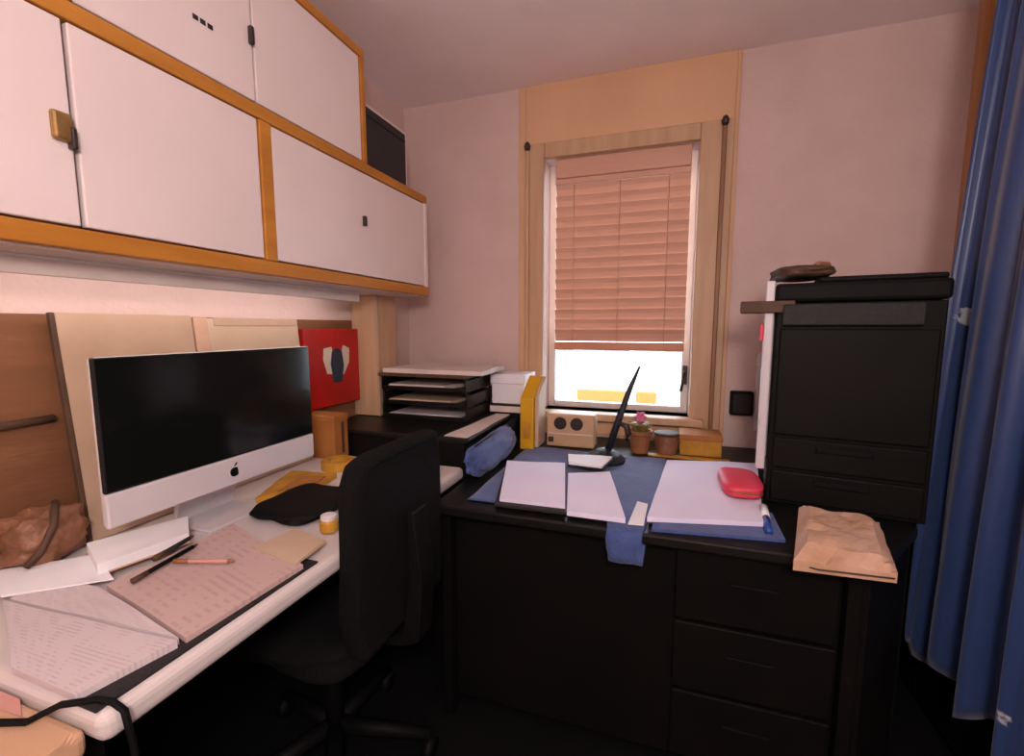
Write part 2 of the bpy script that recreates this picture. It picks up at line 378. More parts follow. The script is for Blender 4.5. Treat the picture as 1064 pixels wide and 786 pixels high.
dk = thing('dark_file_box', (-1.17, .3, 1.837), 'dark brown box in the open left compartment of upper cabinet', 'box')
bx('body', (-1.30, -1.055), (.10, .50), (1.837, 2.12), 'brownf', dk, .006)
bx('lid', (-1.305, -1.05), (.095, .505), (2.12, 2.16), 'blackg', dk, .006)

sl_ = thing('added_strip_lamp', (-1.22, .85, 1.355), 'slim shielded strip lamp added below the lower wall cabinet to brighten the wall', 'lamp')  # added lamp that keeps the wall below the cabinet bright
bx('housing', (-1.28, -1.17), (.05, 1.55), (1.382, 1.391), 'lampw', sl_, .002)
bx('shield', (-1.178, -1.168), (.05, 1.55), (1.352, 1.384), 'pale', sl_, .002)  # lip added to hide the glowing tube from view
tb('tube', [(-1.20, .08, 1.374), (-1.20, 1.52, 1.374)], .007, 'addstrip', sl_, 8)

# wooden upright between corner cabinet and wall cabinet
up = thing('wooden_upright', (-1.27, 1.78, .852), 'tan wooden upright board below the right end of wall cabinet', 'upright')
bx('board', (XL, -1.205), (1.712, 1.860), (.852, 1.390), 'casing', up, .004)
bx('edge_strip', (-1.21, -1.200), (1.708, 1.730), (.852, 1.390), 'tan', up, .003)

# ================================================================ LEFT DESK
DX = -.668
dsk = thing('white_desk', (-1.0, .9, 0), 'long white desk under the wall cabinets covered with printed papers', 'desk')
bm = bmesh.new(); prism(bm, [(XL + .002, .332), (DX, .332), (DX, 1.447), (XL + .002, 1.447)], .706, .750, 'Z', .016, 4)
link('desktop', bm, 'white', dsk)
bx('back_panel', (XL + .03, XL + .05), (.36, 1.41), (.002, .706), 'blackg', dsk, .003)
for y in (.34, 1.41):
    bx('side_panel', (XL + .03, -.74), (y, y + .03), (0, .706), 'blackg', dsk, .004)
tn = thing('tan_side_desk', (-1.0, .0, 0), 'tan laminate side desk at the lower left beside the white desk', 'desk')
pz('desktop', [(XL + .002, -.5), (-.76, -.5), (-.70, -.45), (-.690, .30), (-.69, .329), (XL + .002, .329)], .695, .735, 'skin', tn, 'Z', .012, 3)
for y in (-.46, .20): bx('side_panel', (XL + .03, -.80), (y, y + .03), (0, .695), 'blackg', tn, .004)

# all-in-one computer
im = thing('computer_monitor', (-1.12, .845, .75), 'silver all-in-one computer with large black screen and logo on chin', 'computer')
MY0, MY1 = .563, 1.125
bx('screen', (-1.052, -1.040), (MY0, MY1), (.918, 1.192), 'screen', im, .004)
ch = bx('chin', (-1.054, -1.039), (MY0, MY1), (.846, .9175), 'alu', im, .004)
bm = bmesh.new()
pts = []
for k in range(24):
    a = 2 * math.pi * k / 24; r = .0125 * (1 - .16 * max(0, math.cos(a - math.pi / 2)) ** 6 - .10 * max(0, math.cos(a + math.pi / 2)) ** 8)
    if -.5 < a - .15 < .5 or a > 2 * math.pi - .35: r *= .80
    pts.append((.845 + r * math.cos(a), .880 + r * math.sin(a) * 1.05))
prism(bm, pts, -1.0395, -1.0375, 'X')
prism(bm, [(.845, .894), (.848, .900), (.853, .904), (.852, .898)], -1.0395, -1.0375, 'X')
link('logo', bm, 'black', ch)
bm = bmesh.new(); n = 10      # bulged back
prism(bm, [(MY0 + .004, .850), (MY1 - .004, .850), (MY1 - .004, 1.188), (MY0 + .004, 1.188)], -1.062, -1.052, 'X')
prism(bm, [(MY0 + .10, .88), (MY1 - .10, .88), (MY1 - .10, 1.13), (MY0 + .10, 1.13)], -1.085, -1.060, 'X', .010)
link('back_shell', bm, 'alu', im)
pz('stand_neck', [(-1.165, .758), (-1.15, .758), (-1.082, .99), (-1.082, 1.02), (-1.092, 1.02)], .765, .925, 'alu', im, 'Y', .002)
pz('stand_foot', [(-1.185, .760), (-1.03, .760), (-1.03, .930), (-1.185, .930)], .750, .758, 'alu', im, 'Z', .003)

# boards leaning behind the computer
tbd = thing('tan_board', (-1.27, .8, .75), 'large tan board leaning on the wall behind the computer', 'board')
bx('face', (-1.252, -1.243), (.640, .950), (.752, 1.285), 'tan', tbd, .002, rot=('Y', R(-5.5), (-1.252, .8, .752)))
bx('edge_strip', (-1.254, -1.241), (.630, .640), (.752, 1.285), 'brownf', tbd, .002, rot=('Y', R(-5.5), (-1.252, .8, .752)))
cb = thing('cream_board', (-1.27, 1.15, .75), 'cream board leaning behind the right half of the computer', 'board')
bx('face', (-1.262, -1.253), (.962, 1.352), (.752, 1.278), 'cream', cb, .002, rot=('Y', R(-5.0), (-1.262, 1.1, .752)))
bx('side_strip', (-1.263, -1.251), (.958, 1.0), (.752, 1.280), 'kraft', cb, .002, rot=('Y', R(-5.0), (-1.262, 1.1, .752)))
bx('top_strip', (-1.263, -1.251), (1.02, 1.35), (1.255, 1.280), 'tan', cb, .002, rot=('Y', R(-5.0), (-1.262, 1.1, .752)))

rp = thing('red_picture', (-1.31, 1.555, .92), 'red picture panel with white and dark print right of the computer', 'picture')
bx('panel', (-1.324, -1.300), (1.380, 1.704), (.925, 1.243), 'red', rp, .003)
pz('white_print', [(1.50, 1.06), (1.48, 1.12), (1.485, 1.165), (1.53, 1.17), (1.54, 1.12), (1.58, 1.12), (1.60, 1.175), (1.64, 1.16), (1.635, 1.10), (1.60, 1.05)], -1.300, -1.2985, 'printw', rp, 'X')
pz('dark_print', [(1.535, 1.02), (1.52, 1.10), (1.53, 1.15), (1.56, 1.165), (1.59, 1.15), (1.60, 1.09), (1.585, 1.02)], -1.2985, -1.297, 'printb', rp, 'X')
ob = thing('orange_card_box', (-1.24, 1.52, .75), 'orange-brown card box standing on the desk under the red picture', 'box')
bx('body', (-1.315, -1.16), (1.362, 1.438), (.751, .915), 'orangebox', ob, .003)
bx('lid', (-1.318, -1.157), (1.359, 1.441), (.895, .920), 'orangebox', ob, .003)
bx('label_strip', (-1.160, -1.1585), (1.40, 1.415), (.77, .89), 'brownf', ob, 0)
gd = thing('ochre_tape_roll', (-1.13, 1.27, .75), 'ochre tape roll lying on the desk by the orange box', 'tape')
bm = bmesh.new(); n = 24
for (r0, r1, h) in ((.030, .056, .03),):
    rr = []
    for r, z in ((r0, 0), (r1, 0), (r1, h), (r0, h)):
        rr.append([bm.verts.new((-1.09 + r * math.cos(2 * math.pi * k / n), 1.29 + r * math.sin(2 * math.pi * k / n), .751 + z)) for k in range(n)])
    for a in range(4):
        for k in range(n): bm.faces.new((rr[a][k], rr[a][(k + 1) % n], rr[(a + 1) % 4][(k + 1) % n], rr[(a + 1) % 4][k]))
link('roll', bm, 'gold', gd)
bx('core', (-1.12, -1.06), (1.286, 1.294), (.752, .775), 'kraft', gd, .001)

# things on the desk left of / behind the computer
bg_ = thing('brown_bag', (-1.22, .53, .75), 'crumpled brown leather bag beside the foot of the tan board', 'bag')
lump('body', (-1.305, -1.185), (.485, .625), (.752, .862), 'leather', .012, 8, 3, bg_)
tb('strap', [(-1.19, .50, .775), (-1.178, .52, .80), (-1.18, .545, .845), (-1.205, .56, .868), (-1.24, .58, .872)], .007, 'brownf', bg_)
db = thing('dark_box', (-1.27, .37, .75), 'small black box at the left edge behind the papers', 'box')
bx('body', (-1.315, -1.245), (.345, .42), (.751, .83), 'black', db, .004)
bx('lid', (-1.318, -1.242), (.342, .423), (.82, .842), 'blackg', db, .004)
cbl = tb('wall_cable', [(-1.315, .05, 1.03), (-1.318, .30, 1.032), (-1.316, .55, 1.042), (-1.315, .63, 1.044)], .009, 'brownf')
tag(cbl, 'dark cable running along the brown board at the left edge', 'cable')

sheet_spec = [
    ('desk_mat', [(-.735, .335), (-.684, .335), (-.684, .735), (-.735, .735)], .7505, .004, 'charcoal', 'dark charcoal strip mat along the white desk front edge', 'mat', None),
]
for nm, q, z, t, m, lab, cat, g in sheet_spec: tag(sheet(nm, q, z, t, m, curl=0, n=4), lab, cat)
P = 'papers spread over the white desk'
tag(sheet('printed_paper', [(-.87, .338), (-.725, .336), (-.700, .452), (-1.106, .43)], .7546, .010, 'prints', curl=.004, seed=1),
    'printed paper pile nearest the viewer at the desk corner', 'paper', P)
tag(sheet('printed_paper', [(-1.10, .436), (-.705, .458), (-.992, .512), (-1.13, .50)], .7546, .010, 'prints', curl=.004, seed=2),
    'printed sheet in the middle of the papers beneath the pens', 'paper', P)
tag(sheet('printed_paper', [(-.985, .520), (-.698, .464), (-.690, .700), (-1.00, .80)], .7546, .008, 'printp', curl=.004, seed=3),
    'pinkish printed paper pile reaching the front of the desk below the computer', 'paper', P)
tag(sheet('printed_paper', [(-1.115, .432), (-.99, .535), (-1.13, .585), (-1.30, .43)], .766, .003, 'paperw', curl=.004, seed=4),
    'blank white sheet at the left edge in front of brown bag', 'paper', P)
tag(sheet('pink_paper', [(-.92, .30), (-.79, .31), (-.83, .326), (-.95, .326)], .7355, .002, 'paperp', curl=.001, seed=5),
    'reddish pink sheet peeking out at the lower left desk corner', 'paper', P)
tag(sheet('small_note', [(-.84, .72), (-.70, .69), (-.71, .79), (-.83, .82)], .764, .004, 'cream', curl=.004, seed=6),
    'small cream note at the right end of the pinkish papers', 'paper', P)
pd = thing('white_notepad', (-1.08, .66, .755), 'thick white notepad lying in front of the computer chin at left', 'notepad')
sheet('pages', [(-1.035, .535), (-1.0, .69), (-1.095, .757), (-1.16, .585)], .769, .020, 'paperw', pd, .003, 9)
sheet('cover', [(-1.033, .533), (-.998, .692), (-1.097, .760), (-1.163, .583)], .766, .003, 'kraft', pd, 0, 9, 3)

def pen(name, a, b, r, m, tipm, lab):
    t = thing(name, a, lab, 'pen', 'pens on the papers')
    a, b = Vector(a), Vector(b); d = (b - a).normalized()
    tb('barrel', [a, b], r, m, t); tb('tip', [b, b + d * .007, b + d * .013], [r, r * .7, r * .2], tipm, t)
    tb('cap', [a - d * .001, a + d * .028], r * 1.15, tipm, t)
pen('pen', (-.935, .535, .774), (-.955, .665, .776), .0048, 'black', 'brownf', 'black pen on the papers, the nearer of two dark pens')
pen('pen', (-.985, .605, .774), (-1.000, .690, .777), .0048, 'charcoal', 'brownf', 'dark pen next to the white notepad, farther from viewer')
pen('pen', (-.935, .612, .774), (-.835, .650, .772), .0042, 'paperp', 'terra', 'reddish pen lying across the pinkish printed papers')
tag(tb('black_cable', [(-.86, .285, .741), (-.80, .292, .741), (-.765, .304, .742), (-.735, .325, .757), (-.70, .346, .757), (-.675, .350, .757), (-.657, .352, .748), (-.650, .354, .70), (-.655, .36, .60)], .0045, 'black'),
    'thin black cable curling over the near corner of white desk', 'cable')
en = thing('brown_envelope', (-1.1, 1.0, .75), 'ochre-brown envelope lying beneath the computer chin', 'envelope')
sheet('envelope_body', [(-1.09, .945), (-1.0, 1.10), (-1.02, 1.20), (-1.19, 1.18)], .751, .014, 'gold', en, .006, 12)
sheet('flap', [(-1.06, .99), (-1.01, 1.10), (-1.03, 1.16), (-1.10, 1.13)], .7665, .002, 'orangebox', en, .004, 13, 5)
bw = thing('black_pouch', (-.95, .95, .75), 'black pouch lying on the desk right of the papers', 'pouch')
lump('body', (-1.03, -.83), (.85, 1.08), (.752, .782), 'black', .0015, 6, 5, bw, 5)
tb('zip', [(-.845, .87, .772), (-.838, .96, .774), (-.845, 1.06, .772)], .003, 'bluepl', bw, 6)
yp = thing('yellow_jar', (-.76, .81, .75), 'tiny ochre jar with white lid at the end of the desk', 'jar')
lathe('body', (-.765, .865, .751), [(.018, 0), (.022, .005), (.022, .026), (.018, .032)], 'gold', yp, 16)
lathe('lid', (-.765, .865, .783), [(.019, 0), (.019, .010), (.015, .012)], 'paper', yp, 16)

# ================================================================ OFFICE CHAIR
oc = thing('office_chair', (-.80, .96, 0), 'black fabric office chair pushed up to the white desk', 'chair')
bm = bmesh.new()
prism(bm, [(.775, .50), (1.140, .50), (1.152, .60), (1.152, .90), (1.135, .955), (1.09, .972), (.83, .972), (.785, .955), (.765, .90), (.765, .60)], -.650, -.595, 'X', .018, 3)
for v in bm.verts:
    v.co.x += .10 * ((v.co.y - .96) / .20) ** 2 * -.35 + .02
link('backrest', bm, 'blackfab', oc, smooth=False)
lump('seat', (-1.10, -.655), (.75, 1.17), (.43, .52), 'blackfab', .004, 6, 8, oc, 5)
pz('back_support', [(-.60, .44), (-.56, .46), (-.545, .62), (-.565, .80), (-.585, .80), (-.575, .62), (-.60, .47), (-.85, .43), (-.85, .40)], .925, .995, 'black', oc, 'Y', .004)
tb('gas_lift', [(-.86, .96, .10), (-.86, .96, .43)], .025, 'black', oc, 12)
for k in range(5):
    a = R(72 * k + 20); e = (-.86 + .27 * math.cos(a), .96 + .27 * math.sin(a))
    bl_ = tb('base_arm', [(-.86, .96, .115), (e[0], e[1], .075)], [.026, .016], 'black', oc, 8)
    tb('caster', [(e[0] - .012, e[1], .03), (e[0] + .012, e[1], .03)], .03, 'black', bl_, 12)

# ================================================================ CORNER CABINET, TRAYS
cc = thing('corner_cabinet', (-1.0, 1.83, 0), 'black low cabinet filling the corner under the letter trays', 'cabinet')
bx('body', (XL + .003, -.672), (1.455, 2.195), (.04, .832), 'blackg', cc, .004)
bx('top', (XL + .003, -.655), (1.450, 2.197), (.832, .850), 'blacktop', cc, .005, 3)
bx('plinth', (XL + .02, -.70), (1.48, 2.19), (0, .04), 'black', cc, .002)
for (y0, y1) in ((1.462, 1.822), (1.828, 2.188)):
    d = bx('door', (-.672, -.658), (y0, y1), (.06, .825), 'blackg', cc, .003)
    bx('handle', (-.658, -.648), (1.80 if y0 < 1.6 else 1.84, 1.81 if y0 < 1.6 else 1.85), (.62, .70), 'charcoal', d, .002)
def tray(z, lab, px=0, py=0, m='blacktop'):
    t = thing('letter_tray', (-.95 + px, 1.85 + py, z), lab, 'tray', 'stacked letter trays')
    x0, x1, y0, y1 = -1.19 + px, -.778 + px, 1.715 + py, 2.00 + py
    bx('base', (x0, x1), (y0, y1), (z, z + .005), m, t, .001)
    bx('side_wall', (x0, x0 + .006), (y0, y1), (z + .005, z + .050), m, t, .001)
    bx('side_wall', (x1 - .006, x1), (y0, y1), (z + .005, z + .050), m, t, .001)
    bx('back_wall', (x0 + .006, x1 - .006), (y1 - .006, y1), (z + .005, z + .050), m, t, .001)
    bx('front_lip', (x0 + .006, x1 - .006), (y0, y0 + .006), (z + .005, z + .018), m, t, .001)
    for x in (x0, x1 - .012):
        for y in (y0, y1 - .012): bx('riser', (x, x + .012), (y, y + .012), (z + .050, z + .0615), m, t, .001)
labs = ('bottom letter tray of the dark stack in the corner', 'middle letter tray of the dark stack in the corner', 'top letter tray of the dark stack in the corner')
mats = ('paper', 'cream', 'pale')
for k in range(3):
    tray(.851 + .062 * k, labs[k], (0, .006, -.004)[k], (0, -.004, .003)[k])
    q0 = .858 + .062 * k
    tag(sheet('tray_papers', [(-1.165, 1.73), (-.83 - .03 * k, 1.735), (-.83, 1.98), (-1.165, 1.975)], q0, .010 + .003 * k, mats[k], curl=.003, seed=20 + k, n=6),
        ('sheets lying in the bottom letter tray', 'cream sheets lying in the middle letter tray', 'sheets lying in the top letter tray')[k], 'paper', 'papers in the letter trays')
tag(sheet('flat_folder', [(-1.20, 1.70), (-.765, 1.695), (-.77, 2.01), (-1.20, 2.02)], 1.0375, .012, 'brownf', curl=.002, seed=31, n=6), 'dark brown folder lying across the top letter tray', 'folder')
tag(sheet('paper_stack', [(-1.18, 1.71), (-.70, 1.70), (-.72, 2.02), (-1.17, 2.03)], 1.0515, .018, 'pale', curl=.005, seed=32), 'wide pinkish paper stack on top of the letter trays', 'paper')
wb = thing('white_paper_box', (-.70, 2.09, .85), 'bright white paper box beside the window at the corner', 'box')
bx('body', (-.757, -.603), (1.955, 2.13), (.897, 1.000), 'paperw', wb, .004)
bx('lid', (-.763, -.597), (1.948, 2.137), (.990, 1.035), 'paperw', wb, .004)
dfo = thing('dark_binder', (-.69, 2.05, .85), 'dark flat binder under the white paper box', 'binder')
bx('cover', (-.768, -.592), (1.945, 2.14), (.852, .896), 'charcoal', dfo, .004)
bx('page_block', (-.762, -.60), (1.941, 1.946), (.860, .888), 'pale', dfo, .001)
gp = tag(sheet('painted_glare', [(-.76, 1.47), (-.662, 1.46), (-.662, 1.94), (-.73, 1.94)], .8505, .0015, 'pale', curl=.004, seed=33), 'pale strip imitating window glare along the edge of the black corner cabinet', 'paper')  # pale strip stands in for window glare on the glossy top

bp = thing('blue_pouch', (-.61, 1.6, .72), 'blue fabric pouch standing between corner cabinet and white papers', 'pouch')
lump('body', (-.650, -.575), (1.36, 1.82), (.722, .842), 'blue', .008, 8, 4, bp, 3)
tb('zip', [(-.612, 1.42, .838), (-.608, 1.60, .846), (-.612, 1.77, .838)], .004, 'navy', bp, 6)

# ================================================================ WINDOW DESK
WZ = .720
wd = thing('window_desk', (0, 1.7, 0), 'dark desk under the window carrying papers and blue cloth', 'desk')
pz('desktop', [(-.645, 1.165), (.475, 1.165), (.655, 1.43), (.665, 1.60), (.665, 2.187), (-.645, 2.187)], .690, WZ, 'blacktop', wd, 'Z', .006, 3)
bx('front_panel', (-.60, .43), (1.23, 1.25), (.06, .690), 'blackg', wd, .003)
for x in (-.635, .43): bx('side_panel', (x, x + .03), (1.20, 2.16), (0, .690), 'blackg', wd, .003)
for k in range(3):
    d = bx('drawer', (.05, .42), (1.212, 1.230), (.08 + k * .20, .27 + k * .20), 'blackg', wd, .004)
    bx('handle', (.18, .29), (1.204, 1.212), (.19 + k * .20, .20 + k * .20), 'black', d, .002)

pz('corner_panel', [(.455, 1.215), (.475, 1.205), (.648, 1.452), (.630, 1.46)], .002, .690, 'blackg', wd, 'Z', .002)
bx('end_panel', (.630, .655), (1.455, 2.16), (.002, .690), 'blackg', wd, .003)
lcb = thing('low_black_cabinet', (1.02, 1.75, 0), 'low black cabinet on the floor behind the blue curtain', 'cabinet')
bx('body', (.845, 1.24), (1.30, 2.18), (.0, .70), 'blackg', lcb, .004)
bx('door', (.832, .845), (1.31, 1.735), (.03, .69), 'blackg', lcb, .003)
bx('door', (.832, .845), (1.745, 2.17), (.03, .69), 'blackg', lcb, .003)

# blue cloth with a tongue hanging over the front edge
bm = bmesh.new(); nx, ny = 40, 44; V = {}
for i in range(nx + 1):
    x = -.555 + .575 * i / nx
    tong = -.125 < x < -.030
    for j in range(ny + 1):
        t = j / ny; yb = 1.875 + .02 * math.sin(x * 9)
        yf = 1.225 if not tong else 1.07
        y = yb + (yf - yb) * t
        fz = .0022 + .004 * max(0, noise.noise((x * 9, y * 9, 3)) + .3)
        if y > 1.155: p = (x, y, WZ + .0015 + fz)
        else: p = (x + .004 * math.sin(y * 60), 1.156 - .004 + .003 * math.sin(x * 80), WZ + .0035 - (1.155 - y))
        V[i, j] = bm.verts.new(p)
for i in range(nx):
    for j in range(ny): bm.faces.new((V[i, j], V[i + 1, j], V[i + 1, j + 1], V[i, j + 1]))
bc = link('blue_cloth', bm, 'blue', smooth=True)
sm = bc.modifiers.new('thickness', 'SOLIDIFY'); sm.thickness = .0015; sm.offset = 1
tag(bc, 'blue cloth spread on the window desk with a tongue hanging over the edge', 'cloth')
PZ = WZ + .0105
PG = 'white papers on the window desk'
tag(sheet('black_folder', [(-.455, 1.19), (-.245, 1.195), (-.330, 1.60), (-.548, 1.56)], PZ - .001, .006, 'charcoal', curl=0, seed=40, n=4), 'black folder under the left lavender-white papers', 'folder')
tag(sheet('white_papers', [(-.448, 1.215), (-.252, 1.222), (-.337, 1.625), (-.553, 1.585)], PZ + .0055, .008, 'paperl', curl=.004, seed=41), 'lavender-white paper pile nearest the blue pouch', 'paper', PG)
tag(sheet('white_papers', [(-.240, 1.19), (-.082, 1.19), (-.165, 1.56), (-.303, 1.515)], PZ, .014, 'paperl', curl=.007, seed=42, lift=lambda s, t: .012 * max(0, s - .5) * t), 'middle lavender-white paper pile left of the hanging blue cloth', 'paper', PG)
tag(sheet('white_papers', [(-.028, 1.22), (.262, 1.285), (.345, 1.86), (.025, 1.79)], WZ + .0105, .012, 'paperl', curl=.004, seed=43), 'widest white paper pad, under the magenta cover', 'paper', PG)
tag(sheet('blue_grey_folder', [(-.015, 1.185), (.300, 1.225), (.305, 1.40), (.0, 1.33)], WZ + .0005, .008, 'blue', curl=0, seed=44, n=4), 'blue-grey folder under the front of the widest pad', 'folder')
tag(sheet('white_scrap', [(-.075, 1.185), (-.035, 1.19), (-.03, 1.34), (-.06, 1.35)], PZ, .003, 'paperw', curl=.004, seed=45, n=5), 'small white scrap beside the hanging tongue of blue cloth', 'paper')
bk = thing('white_booklet', (-.27, 1.65, PZ + .02), 'small white booklet with dark edge lying across the papers', 'booklet')
sheet('dark_cover', [(-.318, 1.585), (-.190, 1.565), (-.165, 1.71), (-.345, 1.70)], PZ + .018, .006, 'charcoal', bk, 0, 46, 4)
sheet('pages', [(-.315, 1.58), (-.195, 1.57), (-.172, 1.705), (-.34, 1.695)], PZ + .0245, .006, 'paperw', bk, .008, 47)
mg = thing('magenta_cover', (.25, 1.55, WZ), 'magenta-red rounded cover at the right end of the white pad', 'cover')
lump('body', (.180, .296), (1.42, 1.63), (WZ + .026, WZ + .072), 'magenta', .001, 5, 6, mg, 4)
tb('seam', [(.195, 1.428, WZ + .048), (.24, 1.418, WZ + .05), (.282, 1.428, WZ + .048)], .003, 'terra', mg, 6)
mk = thing('blue_marker', (.28, 1.35, WZ), 'blue marker with white cap standing out below the magenta cover', 'marker')
tb('barrel', [(.268, 1.245, WZ + .013), (.274, 1.32, WZ + .022)], .0095, 'bluepl', mk, 10)
tb('cap', [(.274, 1.32, WZ + .022), (.278, 1.375, WZ + .031)], .0105, 'paperw', mk, 10)

# things along the sill
mf = thing('yellow_magazine_file', (-.54, 1.9, WZ), 'yellow upright magazine file with sloping top by the window', 'file holder')
pz('shell', [(1.84, WZ + .002), (1.99, WZ + .002), (1.99, WZ + .31), (1.975, WZ + .31), (1.84, WZ + .225)], -.582, -.522, 'yellow', mf, 'X', .003)
bx('spine_label', (-.570, -.534), (1.837, 1.8405), (WZ + .05, WZ + .12), 'gold', mf, 0)
pz('pale_papers', [(1.86, WZ + .01), (1.98, WZ + .01), (1.98, WZ + .31), (1.86, WZ + .235)], -.521, -.505, 'cream', mf, 'X', .001)
bo = thing('beige_radio', (-.40, 1.95, WZ), 'beige box with two dark round openings below the window', 'box')
bx('body', (-.488, -.275), (1.935, 2.03), (WZ + .001, WZ + .150), 'beige', bo, .008, 3)
for x in (-.425, -.352):
    lathe_bm = bmesh.new()
    tube(lathe_bm, [(x, 1.936, WZ + .108), (x, 1.928, WZ + .108)], .028, 18); link('round_opening', lathe_bm, 'dark', bo)
bx('small_knob', (-.478, -.455), (1.925, 1.936), (WZ + .022, WZ + .045), 'brownf', bo, .003)
bx('base_strip', (-.480, -.283), (1.930, 1.936), (WZ + .058, WZ + .064), 'pale', bo, .001)
rd = thing('rod_stand', (-.21, 1.74, WZ), 'slim dark tilted rod on a small navy base before the window', 'stand')
lathe('base', (-.205, 1.755, WZ + .008), [(.075, 0), (.078, .012), (.060, .030), (.030, .046), (.012, .052)], 'navy', rd, 22)
tb('rod', [(-.195, 1.755, WZ + .05), (-.150, 1.755, WZ + .20), (-.118, 1.76, WZ + .30), (-.085, 1.765, WZ + .385)], [.014, .013, .010, .004], 'navy', rd, 10)
tb('clip', [(-.155, 1.75, WZ + .165), (-.128, 1.748, WZ + .155), (-.118, 1.748, WZ + .125), (-.126, 1.748, WZ + .10)], [.008, .013, .013, .006], 'dark', rd, 8)
fp = thing('flower_pot', (-.10, 1.95, WZ), 'small brown pot with a pink flower below the window', 'pot')
lathe('pot', (-.085, 1.96, WZ + .001), [(.034, 0), (.045, .075), (.050, .080), (.050, .095), (.044, .095), (.040, .07)], 'terra', fp, 20)
for k in range(7):
    a = k * .9; r = .045
    lb = bmesh.new(); tube(lb, [(-.085, 1.96, WZ + .07), (-.085 + r * .6 * math.cos(a), 1.96 + r * .6 * math.sin(a), WZ + .12), (-.085 + r * math.cos(a) * 1.2, 1.96 + r * 1.2 * math.sin(a), WZ + .125)], [.006, .014, .002], 6)
    link('leaf', lb, 'green', fp)
for k in range(6):
    a = k * 1.047
    lb = bmesh.new(); tube(lb, [(-.085, 1.945, WZ + .155), (-.085 + .016 * math.cos(a), 1.94, WZ + .155 + .016 * math.sin(a)), (-.085 + .026 * math.cos(a), 1.945, WZ + .155 + .026 * math.sin(a))], [.004, .010, .003], 6)
    link('petal', lb, 'pinkp', fp)
tb('stem', [(-.085, 1.96, WZ + .07), (-.085, 1.95, WZ + .155)], .003, 'green', fp, 6)
bs = thing('brown_basket', (.0, 1.95, WZ), 'brown wicker cup right of the small flower pot', 'basket')
lathe('body', (.022, 1.955, WZ + .001), [(.036, 0), (.044, .02), (.047, .06), (.047, .085), (.042, .085), (.038, .03)], 'leather', bs, 18)
lathe('rim', (.022, 1.955, WZ + .085), [(.047, 0), (.051, .004), (.051, .010), (.045, .012)], 'brownf', bs, 18)
obx = thing('orange_box', (.11, 2.0, WZ), 'low orange box under the right end of the window', 'box')
bx('body', (.075, .235), (1.965, 2.10), (WZ + .001, WZ + .080), 'gold', obx, .004)
bx('lid', (.072, .238), (1.962, 2.103), (WZ + .066, WZ + .090), 'orangebox', obx, .004)
tag(bx('wooden_ruler', (-.05, .26), (1.905, 1.937), (WZ + .001, WZ + .007), 'gold', bev=.001), 'flat ochre ruler lying behind the widest white pad', 'ruler')

# ================================================================ RIGHT SIDE
pr_ = thing('office_printer', (.305, 1.50, WZ), 'tall black office printer standing on the right of window desk', 'printer', rz=R(-9))
def lp(n, x, y, z, m, p=pr_, bev=.004): return bx(n, x, y, z, m, p, bev, local=True)
lp('body', (0, .378), (.012, .28), (.002, .60), 'blackg')
lp('lid', (-.006, .383), (.0, .284), (.602, .655), 'black', bev=.010)
lp('paper_feeder', (.10, .380), (.03, .27), (.656, .672), 'blackg', bev=.006)
lp('control_panel', (.015, .33), (-.012, .014), (.535, .595), 'charcoal')
lp('front_door', (.012, .366), (.0, .012), (.215, .525), 'blackg')
dr = lp('paper_drawer', (.012, .366), (.0, .012), (.115, .205), 'blackg')
lp('drawer_grip', (.12, .25), (-.006, .0), (.172, .188), 'black', dr, .002)
dr = lp('paper_drawer', (.012, .366), (.0, .012), (.015, .105), 'blackg')
lp('drawer_grip', (.12, .25), (-.006, .0), (.072, .088), 'black', dr, .002)
lp('side_panel', (-.018, -.001), (.06, .27), (.13, .60), 'alu', bev=.003)
lp('side_post', (-.030, -.006), (.012, .05), (.10, .665), 'alu', bev=.004)
lp('side_tray', (-.095, .045), (-.006, .11), (.572, .606), 'brownf', bev=.004)
lp('red_tag', (-.040, -.030), (.012, .045), (.49, .54), 'magenta', bev=.003)
bf = thing('brown_folded_bag', (.40, 1.6, WZ + .672), 'brown folded bag lying on top of the black printer', 'bag')
lump('body', (.318, .460), (1.52, 1.74), (WZ + .674, WZ + .712), 'brownf', .002, 6, 9, bf, 4)
tb('handle', [(.40, 1.55, WZ + .702), (.415, 1.55, WZ + .714), (.44, 1.56, WZ + .712), (.455, 1.57, WZ + .685)], .007, 'leather', bf)

kp = thing('kraft_parcel', (.40, 1.28, WZ), 'crumpled kraft paper parcel on the desk below the black printer', 'parcel')
bm = bmesh.new(); n = 16; q = [(.284, 1.085), (.475, 1.095), (.545, 1.37), (.375, 1.42)]
V = {}
for i in range(n + 1):
    for j in range(n + 1):
        s, t = i / n, j / n
        x = (q[0][0] * (1 - s) + q[1][0] * s) * (1 - t) + (q[3][0] * (1 - s) + q[2][0] * s) * t
        y = (q[0][1] * (1 - s) + q[1][1] * s) * (1 - t) + (q[3][1] * (1 - s) + q[2][1] * s) * t
        e = .020 * abs(noise.noise((x * 11, y * 9, 1))) + .010 * abs(noise.noise((x * 26, y * 22, 5)))
        edge = min(s, 1 - s, t, 1 - t); h = .022 * min(1, edge * 9)
        V[i, j, 1] = bm.verts.new((x, y, WZ + .018 + h + e)); V[i, j, 0] = bm.verts.new((x, y, WZ + .001))
for i in range(n):
    for j in range(n):
        bm.faces.new((V[i, j, 1], V[i + 1, j, 1], V[i + 1, j + 1, 1], V[i, j + 1, 1])); bm.faces.new((V[i, j, 0], V[i, j + 1, 0], V[i + 1, j + 1, 0], V[i + 1, j, 0]))
    for a, b in (((i, 0), (i + 1, 0)), ((i + 1, n), (i, n)), ((0, i + 1), (0, i)), ((n, i), (n, i + 1))):
        bm.faces.new((V[(*a, 0)], V[(*b, 0)], V[(*b, 1)], V[(*a, 1)]))
link('wrapping', bm, 'kraft', kp)
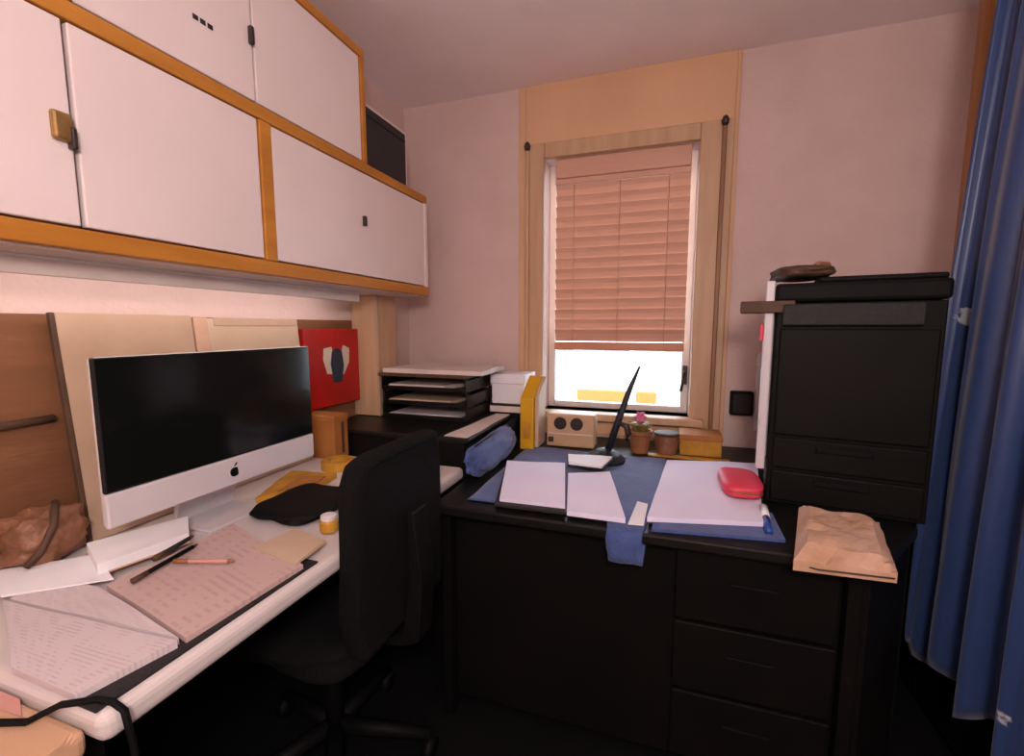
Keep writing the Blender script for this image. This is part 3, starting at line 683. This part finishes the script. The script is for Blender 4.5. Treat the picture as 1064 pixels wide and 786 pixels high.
tb('string', [(.285, 1.10, WZ + .012), (.33, 1.082, WZ + .012), (.47, 1.092, WZ + .012)], .002, 'brownf', kp, 5)

sk = thing('wall_socket_box', (.33, YB, .86), 'black socket box on the back wall left of the printer', 'socket')
bx('housing', (.283, .372), (YB - .045, YB - .001), (.868, .972), 'black', sk, .005)
bx('face_plate', (.292, .363), (YB - .049, YB - .045), (.878, .962), 'charcoal', sk, .002)
cdn = thing('white_conduit', (.39, YB, .80), 'thin white cable conduit on the back wall by the printer', 'conduit')
bx('channel', (.380, .400), (YB - .020, YB - .001), (.80, 1.14), 'sash', cdn, .003)
for z in (.86, 1.08): bx('clip', (.376, .404), (YB - .022, YB - .001), (z, z + .012), 'pale', cdn, .002)

po = thing('wooden_post', (.88, 1.84, .70), 'orange-brown wooden post behind the blue curtain', 'post')
bx('shaft', (.865, .900), (1.815, 1.86), (.73, 2.36), 'wood', po, .005)
bx('foot', (.859, .906), (1.808, 1.867), (.702, .73), 'wood', po, .004)

# curtain on a rail parallel to the right wall
bm = bmesh.new(); uv = bm.loops.layers.uv.new('UVMap'); nx, nz = 150, 50; V = {}; UV = {}
ZT, ZB = 2.226, .27
for i in range(nx + 1):
    s = i / nx
    for j in range(nz + 1):
        t = j / nz
        far = 1.600 + .115 * (1 - (1 - t) ** 2); near = .70
        y = far + (near - far) * s
        ph = s * 52 + .9 * math.sin(s * 9)
        amp = .018 + .014 * t
        x = .785 + amp * math.sin(ph + .25 * math.sin(t * 3)) + .010 * math.sin(ph * 2.3 + 1 + t * 2) - .012 * t * math.exp(-s * 6)
        zb = ZB + .03 * math.sin(ph * .7) - .02 * s
        V[i, j] = bm.verts.new((x, y + .012 * math.sin(ph * 1.3 + t), ZT + (zb - ZT) * t)); UV[V[i, j]] = (s * 1.0, (1 - t) * 2.2)
for i in range(nx):
    for j in range(nz):
        f = bm.faces.new((V[i, j], V[i + 1, j], V[i + 1, j + 1], V[i, j + 1]))
        for l in f.loops: l[uv].uv = UV[l.vert]
ct = thing('blue_curtain', (.785, 1.15, .27), 'long blue curtain with small pale motifs hanging at the right', 'curtain')
o = link('fabric', bm, 'curtain', ct, smooth=True)
sm = o.modifiers.new('thickness', 'SOLIDIFY'); sm.thickness = .002
rl = thing('curtain_rail', (.785, 1.2, 2.27), 'dark curtain rail above the blue curtain', 'rail')
tb('rod', [(.785, .5, 2.28), (.785, 1.75, 2.28)], .012, 'dark', rl, 12)
for y in (.55, 1.70): bx('bracket', (.775, .795), (y, y + .02), (2.28, ZC), 'dark', rl, .002)
for k in range(10):
    bm = bmesh.new(); c = Vector((.785, .74 + k * .088, 2.262)); n1, n2 = 14, 6; rr = []
    for a in range(n1):
        A = 2 * math.pi * a / n1; d = Vector((math.cos(A), 0, math.sin(A)))
        rr.append([bm.verts.new(c + d * (.030 + .003 * math.cos(2 * math.pi * b / n2)) + Vector((0, .003 * math.sin(2 * math.pi * b / n2), 0))) for b in range(n2)])
    for a in range(n1):
        for b in range(n2): bm.faces.new((rr[a][b], rr[(a + 1) % n1][b], rr[(a + 1) % n1][(b + 1) % n2], rr[a][(b + 1) % n2]))
    link('ring', bm, 'brass', rl)
